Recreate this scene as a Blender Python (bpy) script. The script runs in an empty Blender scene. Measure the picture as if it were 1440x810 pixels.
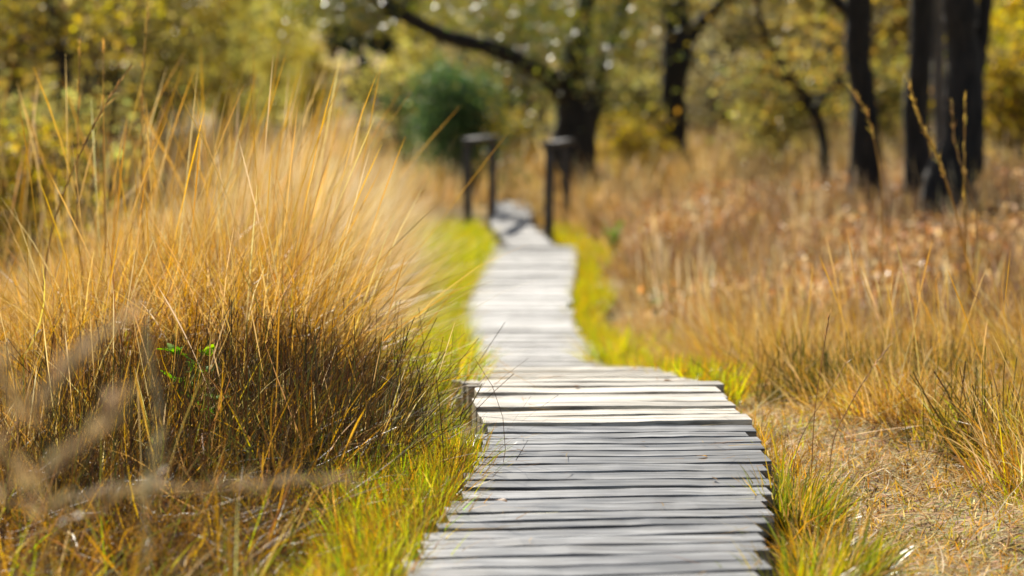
import bpy, math
import numpy as np

PI = math.pi
R = math.radians
sc = bpy.context.scene
COL = sc.collection

# ------------------------------------------------------------------ camera numbers
CAM_Z, FPX, PITCH = 2.0, 3400.0, math.atan(305 / 3400)   # photo frame 1440x810


def at(px, py, d):
    """A pixel of the photo's frame at depth d (metres along +Y) as a point in the world."""
    u, v = (px - 720) / FPX, (405 - py) / FPX
    dy = math.cos(PITCH) + v * math.sin(PITCH)
    dz = -math.sin(PITCH) + v * math.cos(PITCH)
    k = d / dy
    return np.array([u * k, d, CAM_Z + dz * k])


def xat(px, d):
    return (px - 720) / FPX * d


# ------------------------------------------------------------------ terrain and path profile
PY = [0, 6.5, 9.1, 10.1, 12.4, 16.2, 18.9, 21, 22.5, 24.8, 27.2, 31, 36, 60]
PZ = [.66, .64, .67, .672, .46, .0, -.13, -.18, -.10, -.04, .03, .03, .06, .25]
PX = [.0, .20, .425, .335, .215, .165, .11, .04, .06, .17, .25, -.02, .02, .3]
EY = [0, 5, 6.5, 7.9, 9.1, 27.2, 27.6, 40]


def deck_z(y):
    return np.interp(y, PY, PZ)


def deck_x(y):
    y = np.asarray(y, float)
    k = np.linspace(-.6, .6, 5)
    return np.mean([np.interp(y + o, [0, 5, 6.58, 7.9, 9.1] + PY[3:], [-.02, .06, .205, .35, .425] + PX[3:]) for o in k], axis=0)


def sm(a, b, x):
    t = np.clip((np.asarray(x, float) - a) / (b - a), 0, 1)
    return t * t * (3 - 2 * t)


def wob(x, y):
    return (.035 * np.sin(x * 2.3 + y * 1.1) + .03 * np.sin(x * 1.1 - y * 1.9 + 1.3)
            + .02 * np.sin(x * 5.1 + y * 3.7 + .4) + .012 * np.sin(x * 9.7 - y * 8.3))


def ground_z(x, y):
    x = np.asarray(x, float)
    y = np.asarray(y, float)
    yy = np.clip(y, 0, 60)
    base = np.mean([np.interp(yy + o, PY, PZ) for o in (-.8, 0, .8)], axis=0) - .17
    off = np.abs(x - np.interp(yy, PY, PX))
    near = np.interp(yy, PY, PZ) - .17
    k = sm(.55, 1.1, off)
    z = near * (1 - k) + base * k
    z = z + wob(x, y) * sm(.6, 1.3, off)
    z = z + .42 * sm(1.6, 7, x) * sm(10, 16, y) + .16 * sm(-1.2, -4, x) * sm(9, 14, y)
    z = z + 2.2 * sm(50, 160, y)
    return z


# ------------------------------------------------------------------ mesh helpers
def mesh_np(name, V, F, mats, parent=None, col=None, smooth=False, attr=None, link=True):
    """V (n,3); F an (m,4) quad array or a list of such; one object."""
    me = bpy.data.meshes.new(name)
    V = np.asarray(V, np.float32).reshape(-1, 3)
    F = np.asarray(F, np.int32)
    n, m = len(V), len(F)
    k = F.shape[1]
    me.vertices.add(n)
    me.vertices.foreach_set("co", V.ravel())
    me.loops.add(m * k)
    me.loops.foreach_set("vertex_index", F.ravel())
    me.polygons.add(m)
    me.polygons.foreach_set("loop_start", np.arange(0, m * k, k, dtype=np.int32))
    me.polygons.foreach_set("use_smooth", np.full(m, smooth, bool))
    me.update(calc_edges=True)
    if col is not None:
        a = me.attributes.new("Col", "FLOAT_COLOR", "POINT")
        c = np.ones((n, 4), np.float32)
        c[:, :3] = col
        a.data.foreach_set("color", c.ravel())
    me.materials.append(mats)
    o = bpy.data.objects.new(name, me)
    if link:
        COL.objects.link(o)
    if parent is not None:
        o.parent = parent
    return o


def tag(o, label=None, cat=None, group=None, kind=None):
    if label: o["label"] = label
    if cat: o["category"] = cat
    if group: o["group"] = group
    if kind: o["kind"] = kind
    return o


def empty(name, loc, rz=0.0):
    o = bpy.data.objects.new(name, None)
    COL.objects.link(o)
    o.location = [float(v) for v in loc]
    o.rotation_euler = (0, 0, rz)
    o.empty_display_size = .2
    return o


class Acc:
    """Collects quads from several pieces of ONE object."""
    def __init__(s):
        s.v, s.f, s.c, s.n = [], [], [], 0

    def add(s, V, F, c=None):
        V = np.asarray(V, np.float32).reshape(-1, 3)
        s.v.append(V)
        s.f.append(np.asarray(F, np.int32) + s.n)
        s.n += len(V)
        if c is not None:
            c = np.asarray(c, np.float32)
            s.c.append(np.broadcast_to(c, (len(V), 3)))

    def build(s, name, mat, parent=None, smooth=False, link=True):
        V = np.concatenate(s.v)
        c = np.concatenate(s.c) if s.c else None
        return mesh_np(name, V, np.concatenate(s.f), mat, parent, c, smooth, link=link)


def tube(P, rad, sides=8, rng=None, rough=0.0):
    P = np.asarray(P, float)
    rad = np.asarray(rad, float)
    n = len(P)
    T = np.gradient(P, axis=0)
    T /= np.linalg.norm(T, axis=1)[:, None] + 1e-9
    ref = np.array([1.0, 0.13, 0.07])
    A = np.cross(T, ref)
    bad = np.linalg.norm(A, axis=1) < .15
    A[bad] = np.cross(T[bad], [0, 1.0, 0.1])
    A /= np.linalg.norm(A, axis=1)[:, None]
    B = np.cross(T, A)
    th = np.arange(sides) * 2 * PI / sides
    rr = np.repeat(rad[:, None], sides, 1)
    if rng is not None and rough:
        rr = rr * (1 + rough * rng.standard_normal((n, sides)))
    V = P[:, None, :] + rr[..., None] * (np.cos(th)[None, :, None] * A[:, None, :] + np.sin(th)[None, :, None] * B[:, None, :])
    i = np.arange(n - 1)[:, None] * sides
    j = np.arange(sides)[None, :]
    j2 = (j + 1) % sides
    F = np.stack([i + j, i + j2, i + sides + j2, i + sides + j], -1).reshape(-1, 4)
    # caps as quads pairs collapsed to the axis
    V = V.reshape(-1, 3)
    cap0, cap1 = len(V), len(V) + 1
    V = np.vstack([V, P[:1], P[-1:]])
    e = (n - 1) * sides
    caps = []
    for q in range(0, sides, 2):
        caps.append([cap0, (q + 2) % sides, q + 1, q])
        caps.append([cap1, e + q, e + q + 1, e + (q + 2) % sides])
    return V, np.vstack([F, np.array(caps)])


def smooth_line(P, n):
    """Catmull-Rom through control points."""
    P = np.asarray(P, float)
    Q = np.vstack([2 * P[0] - P[1], P, 2 * P[-1] - P[-2]])
    out = []
    for t in np.linspace(0, len(P) - 1 - 1e-6, n):
        i = int(t)
        u = t - i
        a, b, c, d = Q[i:i + 4]
        out.append(.5 * (2 * b + (c - a) * u + (2 * a - 5 * b + 4 * c - d) * u * u + (3 * b - a - 3 * c + d) * u ** 3))
    return np.array(out)


def blades(rng, x, y, z, h, w, az, lean, curl, col, segs=4, tipcol=None, prof="leaf", yaw=None, kink=None):
    """Ribbons of grass: arrays of n. az/lean/curl in radians; col (n,3)."""
    n = len(x)
    h = np.broadcast_to(h, (n,)); w = np.broadcast_to(w, (n,))
    az = np.broadcast_to(az, (n,)); lean = np.broadcast_to(lean, (n,)); curl = np.broadcast_to(curl, (n,))
    t = np.linspace(0, 1, segs + 1)
    P = np.zeros((n, segs + 1, 3))
    P[:, 0] = np.stack([x, y, z], -1)
    azs = az.copy()
    bend = rng.normal(0, .25, n)
    for i in range(segs):
        phi = lean + curl * (i + .5) / segs
        if kink is not None:
            phi = phi + np.where(kink <= (i + .5) / segs, 1.2, 0)
        a = azs + bend * (i / segs)
        st = (h / segs)[:, None]
        P[:, i + 1] = P[:, i] + st * np.stack([np.sin(phi) * np.cos(a), np.sin(phi) * np.sin(a), np.cos(phi)], -1)
    if yaw is None:
        yaw = rng.uniform(0, 2 * PI, n)
    tw = rng.normal(0, .9, n)
    if prof == "leaf":
        wp = (1 - t ** 2.2) * .9 + .1
    elif prof == "stalk":
        wp = np.where(t < .72, .5, .5 + .5 * np.sin(PI * np.clip((t - .70) / .32, 0, 1)) ** .8)
        wp[-1] = .15
    else:
        wp = np.ones_like(t) * .8 + .2 * (1 - t)
    yy = yaw[:, None] + tw[:, None] * t[None, :]
    S = np.stack([np.cos(yy), np.sin(yy), rng.normal(0, .25, (n, 1)) * np.ones_like(yy)], -1)
    hw = .5 * w[:, None] * wp[None, :]
    V = np.stack([P - S * hw[..., None], P + S * hw[..., None]], 2)       # n, segs+1, 2, 3
    k = (segs + 1) * 2
    b = (np.arange(n) * k)[:, None] + (np.arange(segs) * 2)[None, :]
    F = np.stack([b, b + 1, b + 3, b + 2], -1).reshape(-1, 4)
    c = np.repeat(col[:, None, :], segs + 1, 1)
    if tipcol is not None:
        c = c * (1 - (t ** 1.5)[None, :, None]) + tipcol[:, None, :] * (t ** 1.5)[None, :, None]
    c = np.repeat(c[:, :, None, :], 2, 2).reshape(-1, 3)
    return V.reshape(-1, 3), F, c


def pick(rng, n, pal, jit=.18):
    cols = np.array([p[:3] for p in pal], float)
    pr = np.array([p[3] for p in pal], float)
    c = cols[rng.choice(len(pal), n, p=pr / pr.sum())]
    return np.clip(c * np.exp(rng.normal(0, jit, (n, 1))) * np.exp(rng.normal(0, .06, (n, 3))), 0, .9)


def leaf_cloud(rr, P, size, pal, spread, droop=.3):
    n = len(P)
    C = P + rr.normal(0, 1, (n, 3)) * spread
    a = rr.normal(0, 1, (n, 3)); a[:, 2] -= droop
    a /= np.linalg.norm(a, axis=1)[:, None]
    b = np.cross(a, rr.normal(0, 1, (n, 3))); b /= np.linalg.norm(b, axis=1)[:, None]
    s = (size * rr.uniform(.6, 1.35, n))[:, None]
    V = np.stack([C - a * s * .5, C + b * s * .30 + np.cross(a, b) * s * .06, C + a * s * .5, C - b * s * .30 + np.cross(a, b) * s * .06], 1)
    F = np.arange(n * 4).reshape(n, 4)
    c = np.repeat(pick(rr, n, pal, .22), 4, 0)
    return V.reshape(-1, 3), F, c


# ------------------------------------------------------------------ materials
def mat(name):
    m = bpy.data.materials.new(name)
    m.use_nodes = True
    nt = m.node_tree
    nt.nodes.clear()
    out = nt.nodes.new("ShaderNodeOutputMaterial")
    return m, nt, out


def leaf_mat(name, transl=.5, gloss=.06, rough=.35, hue_noise=0.0):
    m, nt, out = mat(name)
    N, L = nt.nodes.new, nt.links.new
    a = N("ShaderNodeAttribute"); a.attribute_name = "Col"
    d = N("ShaderNodeBsdfDiffuse"); t = N("ShaderNodeBsdfTranslucent"); g = N("ShaderNodeBsdfGlossy")
    g.inputs["Roughness"].default_value = rough
    g.inputs["Color"].default_value = (.9, .9, .9, 1)
    L(a.outputs["Color"], d.inputs["Color"])
    hs = N("ShaderNodeHueSaturation"); hs.inputs["Saturation"].default_value = 1.13
    hs.inputs["Value"].default_value = 1.15
    L(a.outputs["Color"], hs.inputs["Color"]); L(hs.outputs[0], t.inputs["Color"])
    mx = N("ShaderNodeMixShader"); mx.inputs[0].default_value = transl
    L(d.outputs[0], mx.inputs[1]); L(t.outputs[0], mx.inputs[2])
    m2 = N("ShaderNodeMixShader"); m2.inputs[0].default_value = gloss
    L(mx.outputs[0], m2.inputs[1]); L(g.outputs[0], m2.inputs[2])
    L(m2.outputs[0], out.inputs[0])
    return m


def wood_mat(name, dark, mid, light, spec=.5, rough=.42):
    m, nt, out = mat(name)
    N, L = nt.nodes.new, nt.links.new
    p = N("ShaderNodeBsdfPrincipled")
    tc = N("ShaderNodeTexCoord"); at_ = N("ShaderNodeAttribute"); at_.attribute_name = "Col"
    sc_ = N("ShaderNodeVectorMath"); sc_.operation = "SCALE"; sc_.inputs["Scale"].default_value = 37
    L(at_.outputs["Color"], sc_.inputs[0])
    ad = N("ShaderNodeVectorMath"); L(tc.outputs["Object"], ad.inputs[0]); L(sc_.outputs[0], ad.inputs[1])
    mp = N("ShaderNodeMapping"); mp.inputs["Scale"].default_value = (2.4, 26, 26)
    L(ad.outputs[0], mp.inputs[0])
    n1 = N("ShaderNodeTexNoise"); n1.inputs["Scale"].default_value = 1.0; n1.inputs["Detail"].default_value = 7; n1.inputs["Roughness"].default_value = .62
    L(mp.outputs[0], n1.inputs["Vector"])
    r = N("ShaderNodeValToRGB")
    e = r.color_ramp.elements
    e[0].position, e[0].color = .36, (*dark, 1)
    e[1].position, e[1].color = .64, (*light, 1)
    k = e.new(.47); k.color = (*mid, 1)
    L(n1.outputs["Fac"], r.inputs[0])
    # fine dark cracks along the grain
    mpc = N("ShaderNodeMapping"); mpc.inputs["Scale"].default_value = (2.6, 120, 120); L(ad.outputs[0], mpc.inputs[0])
    nc = N("ShaderNodeTexNoise"); nc.inputs["Scale"].default_value = 1.0; nc.inputs["Detail"].default_value = 4; L(mpc.outputs[0], nc.inputs["Vector"])
    rc = N("ShaderNodeValToRGB"); rc.color_ramp.elements[0].position = .33; rc.color_ramp.elements[0].color = (.18, .16, .14, 1); rc.color_ramp.elements[1].position = .45
    L(nc.outputs["Fac"], rc.inputs[0])
    mc = N("ShaderNodeMix"); mc.data_type = "RGBA"; mc.blend_type = "MULTIPLY"; mc.inputs["Factor"].default_value = .8
    L(r.outputs[0], mc.inputs["A"]); L(rc.outputs[0], mc.inputs["B"])
    # per-plank tone
    sp = N("ShaderNodeSeparateColor"); L(at_.outputs["Color"], sp.inputs[0])
    mr = N("ShaderNodeMapRange"); mr.inputs["To Min"].default_value = .62; mr.inputs["To Max"].default_value = 1.22
    L(sp.outputs[0], mr.inputs[0])
    mu = N("ShaderNodeVectorMath"); mu.operation = "SCALE"
    L(mc.outputs["Result"], mu.inputs[0]); L(mr.outputs[0], mu.inputs["Scale"])
    # blotches of algae and dirt
    mp2 = N("ShaderNodeMapping"); mp2.inputs["Scale"].default_value = (4.5, 11, 11); L(ad.outputs[0], mp2.inputs[0])
    n2 = N("ShaderNodeTexNoise"); n2.inputs["Scale"].default_value = 1.0; n2.inputs["Detail"].default_value = 5; L(mp2.outputs[0], n2.inputs["Vector"])
    r2 = N("ShaderNodeValToRGB"); r2.color_ramp.elements[0].position = .52; r2.color_ramp.elements[1].position = .74
    L(n2.outputs["Fac"], r2.inputs[0])
    mm = N("ShaderNodeMath"); mm.operation = "MULTIPLY"; mm.inputs[1].default_value = .8; L(r2.outputs[0], mm.inputs[0])
    mi = N("ShaderNodeMix"); mi.data_type = "RGBA"
    L(mm.outputs[0], mi.inputs["Factor"]); L(mu.outputs[0], mi.inputs["A"]); mi.inputs["B"].default_value = (.055, .05, .04, 1)
    L(mi.outputs["Result"], p.inputs["Base Color"])
    rr = N("ShaderNodeMapRange"); rr.inputs["To Min"].default_value = rough - .1; rr.inputs["To Max"].default_value = rough + .22
    L(n2.outputs["Fac"], rr.inputs[0]); L(rr.outputs[0], p.inputs["Roughness"])
    p.inputs["Specular IOR Level"].default_value = spec
    b = N("ShaderNodeBump"); b.inputs["Strength"].default_value = .5; b.inputs["Distance"].default_value = .006
    L(n1.outputs["Fac"], b.inputs["Height"]); L(b.outputs[0], p.inputs["Normal"])
    L(p.outputs[0], out.inputs[0])
    return m


def bark_mat(name, c1, c2):
    m, nt, out = mat(name)
    N, L = nt.nodes.new, nt.links.new
    p = N("ShaderNodeBsdfPrincipled"); p.inputs["Roughness"].default_value = .85
    tc = N("ShaderNodeTexCoord"); mp = N("ShaderNodeMapping"); mp.inputs["Scale"].default_value = (9, 9, 2.2)
    L(tc.outputs["Object"], mp.inputs[0])
    n = N("ShaderNodeTexNoise"); n.inputs["Scale"].default_value = 1.6; n.inputs["Detail"].default_value = 8
    L(mp.outputs[0], n.inputs["Vector"])
    r = N("ShaderNodeValToRGB"); r.color_ramp.elements[0].position = .35; r.color_ramp.elements[1].position = .68
    r.color_ramp.elements[0].color = (*c1, 1); r.color_ramp.elements[1].color = (*c2, 1)
    L(n.outputs["Fac"], r.inputs[0]); L(r.outputs[0], p.inputs["Base Color"])
    b = N("ShaderNodeBump"); b.inputs["Strength"].default_value = .9; b.inputs["Distance"].default_value = .04
    L(n.outputs["Fac"], b.inputs["Height"]); L(b.outputs[0], p.inputs["Normal"])
    L(p.outputs[0], out.inputs[0])
    return m


def ground_mat():
    m, nt, out = mat("heath_ground")
    N, L = nt.nodes.new, nt.links.new
    p = N("ShaderNodeBsdfPrincipled"); p.inputs["Roughness"].default_value = .95
    p.inputs["Specular IOR Level"].default_value = .1
    tc = N("ShaderNodeTexCoord")
    n = N("ShaderNodeTexNoise"); n.inputs["Scale"].default_value = 1.3; n.inputs["Detail"].default_value = 9; n.inputs["Roughness"].default_value = .65
    n2 = N("ShaderNodeTexNoise"); n2.inputs["Scale"].default_value = 28; n2.inputs["Detail"].default_value = 6
    L(tc.outputs["Object"], n.inputs["Vector"]); L(tc.outputs["Object"], n2.inputs["Vector"])
    r = N("ShaderNodeValToRGB"); e = r.color_ramp.elements
    e[0].position, e[0].color = .32, (.16, .105, .05, 1)
    e[1].position, e[1].color = .70, (.42, .33, .19, 1)
    k = e.new(.5); k.color = (.28, .21, .10, 1)
    L(n.outputs["Fac"], r.inputs[0])
    mi = N("ShaderNodeMix"); mi.data_type = "RGBA"; mi.blend_type = "OVERLAY"; mi.inputs["Factor"].default_value = .7
    L(r.outputs[0], mi.inputs["A"]); L(n2.outputs["Color"], mi.inputs["B"])
    L(mi.outputs["Result"], p.inputs["Base Color"])
    b = N("ShaderNodeBump"); b.inputs["Strength"].default_value = .8; b.inputs["Distance"].default_value = .05
    L(n2.outputs["Fac"], b.inputs["Height"]); L(b.outputs[0], p.inputs["Normal"])
    L(p.outputs[0], out.inputs[0])
    return m


M_DRY = leaf_mat("dry_grass_blade", .50, .035, .40)
M_MATTE = leaf_mat("matte_straw", .40, .012, .5)
M_SPRIG = leaf_mat("soft_green_leaf", .5, .02, .45)
M_GREEN = leaf_mat("green_grass_blade", .55, .05, .32)
M_TWIG = leaf_mat("wiry_stem", .15, .02, .5)
M_LEAF = leaf_mat("autumn_leaf", .60, .03, .34)
M_GLOSSLEAF = leaf_mat("glossy_oak_leaf", .32, .14, .36)
M_NEEDLE = leaf_mat("juniper_needle", .40, .04, .4)
M_OLDWOOD = wood_mat("weathered_grey_plank", (.04, .037, .036), (.145, .14, .135), (.35, .345, .335), .85, .30)
M_NEWWOOD = wood_mat("pale_cream_plank", (.24, .20, .145), (.48, .43, .345), (.66, .62, .53), .5, .45)
M_FARWOOD = wood_mat("silver_grey_plank", (.25, .235, .22), (.43, .415, .395), (.58, .565, .54), .5, .45)
M_BEAM = wood_mat("damp_dark_beam", (.05, .04, .03), (.12, .09, .06), (.2, .16, .11), .4, .6)
M_RAIL = wood_mat("dark_rail_timber", (.03, .027, .027), (.065, .058, .058), (.13, .12, .125), .4, .55)
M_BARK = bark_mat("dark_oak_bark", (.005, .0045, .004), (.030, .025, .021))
M_BARKG = bark_mat("grey_bark", (.05, .045, .04), (.20, .18, .16))
M_GROUND = ground_mat()

# ------------------------------------------------------------------ ground
def nonuni(lo, hi, f0, f1, step, grow=1.22):
    a = list(np.arange(f0, f1 + 1e-6, step))
    s = step
    while a[-1] < hi:
        s *= grow
        a.append(min(a[-1] + s, hi))
    s = step
    b = [f0]
    while b[-1] > lo:
        s *= grow
        b.append(max(b[-1] - s, lo))
    return np.array(b[:0:-1] + a)


gx = nonuni(-900, 900, -6, 7, .11)
gy = nonuni(-60, 1500, 0, 34, .13)
GX, GY = np.meshgrid(gx, gy)
GZ = ground_z(GX, GY)
nx, ny = len(gx), len(gy)
i = (np.arange(ny - 1)[:, None] * nx + np.arange(nx - 1)[None, :])
GF = np.stack([i, i + 1, i + nx + 1, i + nx], -1).reshape(-1, 4)
g = mesh_np("ground", np.stack([GX, GY, GZ], -1), GF, M_GROUND, smooth=True)
tag(g, "brown sandy heath ground under the grass", "ground", kind="structure")

# ------------------------------------------------------------------ boardwalk
rng = np.random.default_rng(11)
YAWT = ([0, 6.3, 7.2, 7.9, 8.9, 9.2, 10.2, 12.0, 16, 20, 24, 27, 30, 36],
        [8, 8, 7, 3.5, 2.0, 5.0, 4.0, 1, 0, -1, -2, 0, -6, -14])


def plank(acc, cx, cy, cz, ln, wd, th, yaw, pitch, roll, r):
    """One sawn plank with chamfered, slightly wavy edges."""
    nseg = 14
    xs = np.linspace(-ln / 2, ln / 2, nseg + 1)
    c = .0025
    sec = np.array([[-wd / 2 + c, 0], [wd / 2 - c, 0], [wd / 2, -c], [wd / 2, -th + c], [wd / 2 - c, -th], [-wd / 2 + c, -th], [-wd / 2, -th + c], [-wd / 2, -c]])
    ph = r.uniform(0, 6, 4)
    V = np.zeros((nseg + 1, 8, 3))
    wv = .0018 * np.sin(xs * 3.1 + ph[0]) + .001 * np.sin(xs * 9 + ph[1]) + r.normal(0, .0012, nseg + 1)
    zv = .0015 * np.sin(xs * 2.2 + ph[2]) + .0015 * np.sin(xs * 8 + ph[3]) + r.normal(0, .0006, nseg + 1)
    V[:, :, 0] = xs[:, None]
    V[:, :, 1] = sec[None, :, 0] + wv[:, None] * np.where(sec[:, 0] < 0, 1, -.6)[None, :]
    V[:, :, 2] = sec[None, :, 1] + zv[:, None]
    # end grain pulled in a touch
    i = np.arange(nseg)[:, None] * 8
    j = np.arange(8)[None, :]
    F = np.stack([i + j, i + (j + 1) % 8, i + 8 + (j + 1) % 8, i + 8 + j], -1).reshape(-1, 4)
    e = nseg * 8
    caps = [[0, 7, 6, 5], [0, 5, 4, 1], [1, 4, 3, 2], [e + 5, e + 6, e + 7, e], [e + 1, e + 4, e + 5, e], [e + 2, e + 3, e + 4, e + 1]]
    F = np.vstack([F, caps])
    V = V.reshape(-1, 3)
    cr, sr = math.cos(roll), math.sin(roll)
    V = np.stack([V[:, 0] * cr + V[:, 2] * sr, V[:, 1], -V[:, 0] * sr + V[:, 2] * cr], -1)
    cp, sp = math.cos(pitch), math.sin(pitch)
    V = np.stack([V[:, 0], V[:, 1] * cp - V[:, 2] * sp, V[:, 1] * sp + V[:, 2] * cp], -1)
    cyw, syw = math.cos(yaw), math.sin(yaw)
    V = np.stack([V[:, 0] * cyw - V[:, 1] * syw, V[:, 0] * syw + V[:, 1] * cyw, V[:, 2]], -1)
    acc.add(V + [cx, cy, cz], F, r.uniform(0, 1, 3))


def deck(y0, y1, pitch_w, th, lift, width, r, gaps=(), zj=.004, xj=.010):
    acc = Acc()
    y = y0
    while y < y1:
        w = pitch_w * r.uniform(.88, 1.1)
        gap = r.uniform(.016, .028)
        for gy_, gg in gaps:
            if y < gy_ <= y + w:
                gap = gg
        if y + w > y1 + .05:
            break
        yc = y + w / 2
        sl = float((deck_z(yc + .1) - deck_z(yc - .1)) / .2)
        plank(acc, float(deck_x(yc)) + r.normal(0, xj), yc, float(deck_z(yc)) + lift + r.normal(0, zj),
              width * (1 + r.normal(0, .007)), w - gap, th, R(float(np.interp(yc, *YAWT))) + r.normal(0, .004),
              math.atan(sl) + r.normal(.004, .007), r.normal(0, .0015), r)
        y += w
    return acc


def beam(y0, y1, off, w, h, lift, n=24):
    ys = np.linspace(y0, y1, n)
    x = deck_x(ys) + off
    z = deck_z(ys) + lift
    c = np.array([[-w / 2, 0], [w / 2, 0], [w / 2, -h], [-w / 2, -h]])
    V = np.zeros((n, 4, 3))
    V[:, :, 0] = x[:, None] + c[None, :, 0]
    V[:, :, 1] = ys[:, None]
    V[:, :, 2] = z[:, None] + c[None, :, 1]
    i = np.arange(n - 1)[:, None] * 4
    j = np.arange(4)[None, :]
    F = np.stack([i + j, i + (j + 1) % 4, i + 4 + (j + 1) % 4, i + 4 + j], -1).reshape(-1, 4)
    e = (n - 1) * 4
    F = np.vstack([F, [[3, 2, 1, 0], [e, e + 1, e + 2, e + 3]]])
    acc = Acc()
    acc.add(V.reshape(-1, 3), F, rng.uniform(0, 1, 3))
    return acc


bw = empty("boardwalk", (0, 0, 0))
tag(bw, "weathered grey plank boardwalk winding away through dry grass to the railings", "boardwalk")
secs = [
    (.6, 9.02, .138, .045, 0.0, 1.0, M_OLDWOOD, [(7.15, .055)], .0016, .012, "dark grey weathered plank deck nearest the step"),
    (9.035, 13.6, .165, .14, .012, 1.02, M_NEWWOOD, [(9.2, .035), (9.4, .03)], .004, .026, "raised pale cream plank deck just past the step"),
    (13.65, 27.3, .165, .05, 0.0, .97, M_FARWOOD, [(17.0, .05)], .006, .016, "silvery plank deck running down to the railings"),
    (27.36, 36.0, .2, .05, 0.0, .52, M_FARWOOD, [], .006, .02, "narrow pale plank deck passing between the railings"),
]
for y0, y1, pw, th, lift, wd, mt, gaps, zj, xj, lab in secs:
    d = deck(y0, y1, pw, th, lift, wd, rng, gaps, zj, xj).build("plank_deck", mt, bw)
    d["label"] = lab
    for s in (-1, 1):
        beam(y0 + .02, y1 - .02, s * wd * .38, .09, .11, lift - th - .012, 30).build("support_beam", M_BEAM, bw)

# ------------------------------------------------------------------ railings by the far end of the boardwalk
def box_between(acc, a, b, w, h, r):
    a, b = np.asarray(a, float), np.asarray(b, float)
    t = (b - a) / np.linalg.norm(b - a)
    up = np.array([0, 0, 1.0]) if abs(t[2]) < .9 else np.array([0, 1.0, 0])
    s = np.cross(t, up); s /= np.linalg.norm(s)
    u = np.cross(s, t)
    c = .12 * min(w, h)
    sec = [(-w / 2 + c, h / 2), (w / 2 - c, h / 2), (w / 2, h / 2 - c), (w / 2, -h / 2 + c), (w / 2 - c, -h / 2), (-w / 2 + c, -h / 2), (-w / 2, -h / 2 + c), (-w / 2, h / 2 - c)]
    n = 5
    V = []
    for k in range(n):
        p = a + (b - a) * k / (n - 1) + r.normal(0, .003, 3)
        V += [p + s * q[0] + u * q[1] for q in sec]
    i = np.arange(n - 1)[:, None] * 8
    j = np.arange(8)[None, :]
    F = np.stack([i + j, i + (j + 1) % 8, i + 8 + (j + 1) % 8, i + 8 + j], -1).reshape(-1, 4)
    e = (n - 1) * 8
    F = np.vstack([F, [[0, 7, 6, 5], [0, 5, 4, 1], [1, 4, 3, 2], [e + 5, e + 6, e + 7, e], [e + 1, e + 4, e + 5, e], [e + 2, e + 3, e + 4, e + 1]]])
    acc.add(np.array(V), F, r.uniform(0, 1, 3))


def railing(near_px, near_d, far_px, far_d, top_n, top_f, label):
    A, B = at(near_px, top_n, near_d), at(far_px, top_f, far_d)
    o = empty("wooden_railing", (A[0], A[1], float(ground_z(A[0], A[1]))))
    o_loc = np.array(o.location)
    tag(o, label, "railing", "railings at the end of the boardwalk")
    for P in (A, B):
        a = Acc()
        gz = float(ground_z(P[0], P[1])) - .25
        box_between(a, (P[0], P[1], gz) - o_loc, (P[0] + rng.normal(0, .015), P[1], P[2] - .035) - o_loc, .11, .11, rng)
        a.build("post", M_RAIL, o)
    a = Acc()
    t = (B - A) / np.linalg.norm(B - A)
    box_between(a, A - t * .16 - o_loc, B + t * .16 - o_loc, .16, .065, rng)
    a.build("handrail", M_RAIL, o)


railing(659, 30.6, 692, 33.0, 198, 194, "short dark wooden railing standing left of the boardwalk in front of the green bush")
railing(771, 30.2, 797, 32.0, 203, 199, "short dark wooden railing standing right of the boardwalk below the leaning oak")

# ------------------------------------------------------------------ palettes (base colours)
STRAW = [(.58, .42, .19, 3), (.52, .32, .10, 4), (.42, .24, .055, 3), (.66, .53, .31, 2), (.33, .17, .04, 1.5)]
GOLD = [(.54, .30, .05, 4), (.46, .23, .03, 3), (.60, .40, .11, 3), (.30, .15, .03, 2), (.33, .30, .05, .8)]
PALE = [(.68, .56, .36, 4), (.60, .44, .22, 3), (.74, .64, .46, 2), (.5, .33, .12, 2)]
LIME = [(.36, .42, .03, 4), (.46, .42, .035, 3), (.22, .32, .03, 3), (.50, .36, .05, 2), (.46, .26, .04, 1)]
YELLOWG = [(.48, .40, .03, 4), (.36, .36, .03, 3), (.54, .36, .06, 2), (.24, .28, .03, 1.5)]
BROWN = [(.34, .20, .09, 3), (.26, .14, .06, 3), (.42, .28, .14, 2), (.20, .10, .05, 2), (.46, .30, .10, 2)]
TANGLE = [(.18, .10, .03, 3), (.26, .14, .03, 3), (.11, .065, .025, 2), (.15, .14, .03, 1.5), (.40, .28, .11, 1.2)]  # browns darkened: shade at the foot of the bank is put into them
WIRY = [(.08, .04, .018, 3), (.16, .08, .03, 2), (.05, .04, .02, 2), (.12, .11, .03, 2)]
PINKB = [(.48, .35, .24, 3), (.40, .27, .16, 3), (.58, .45, .33, 2), (.28, .16, .09, 1.5), (.54, .38, .14, 2)]


def scatter(r, n, y0, y1, xl, xr, dens=None):
    """n points between two lateral limits (functions of y), area-uniform, then thinned by dens(x,y) in 0..1."""
    k = int(n * 2.5) if dens is None else n * 5
    y = r.uniform(y0, y1, k)
    wl, wr = xl(y), xr(y)
    wd = np.clip(wr - wl, 0, None)
    keep = r.uniform(0, 1, k) < wd / (wd.max() + 1e-9)
    y, wl, wr = y[keep], wl[keep], wr[keep]
    x = r.uniform(0, 1, len(y)) * (wr - wl) + wl
    if dens is not None:
        q = r.uniform(0, 1, len(x)) < dens(x, y)
        x, y = x[q], y[q]
    return x[:n], y[:n]


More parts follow.
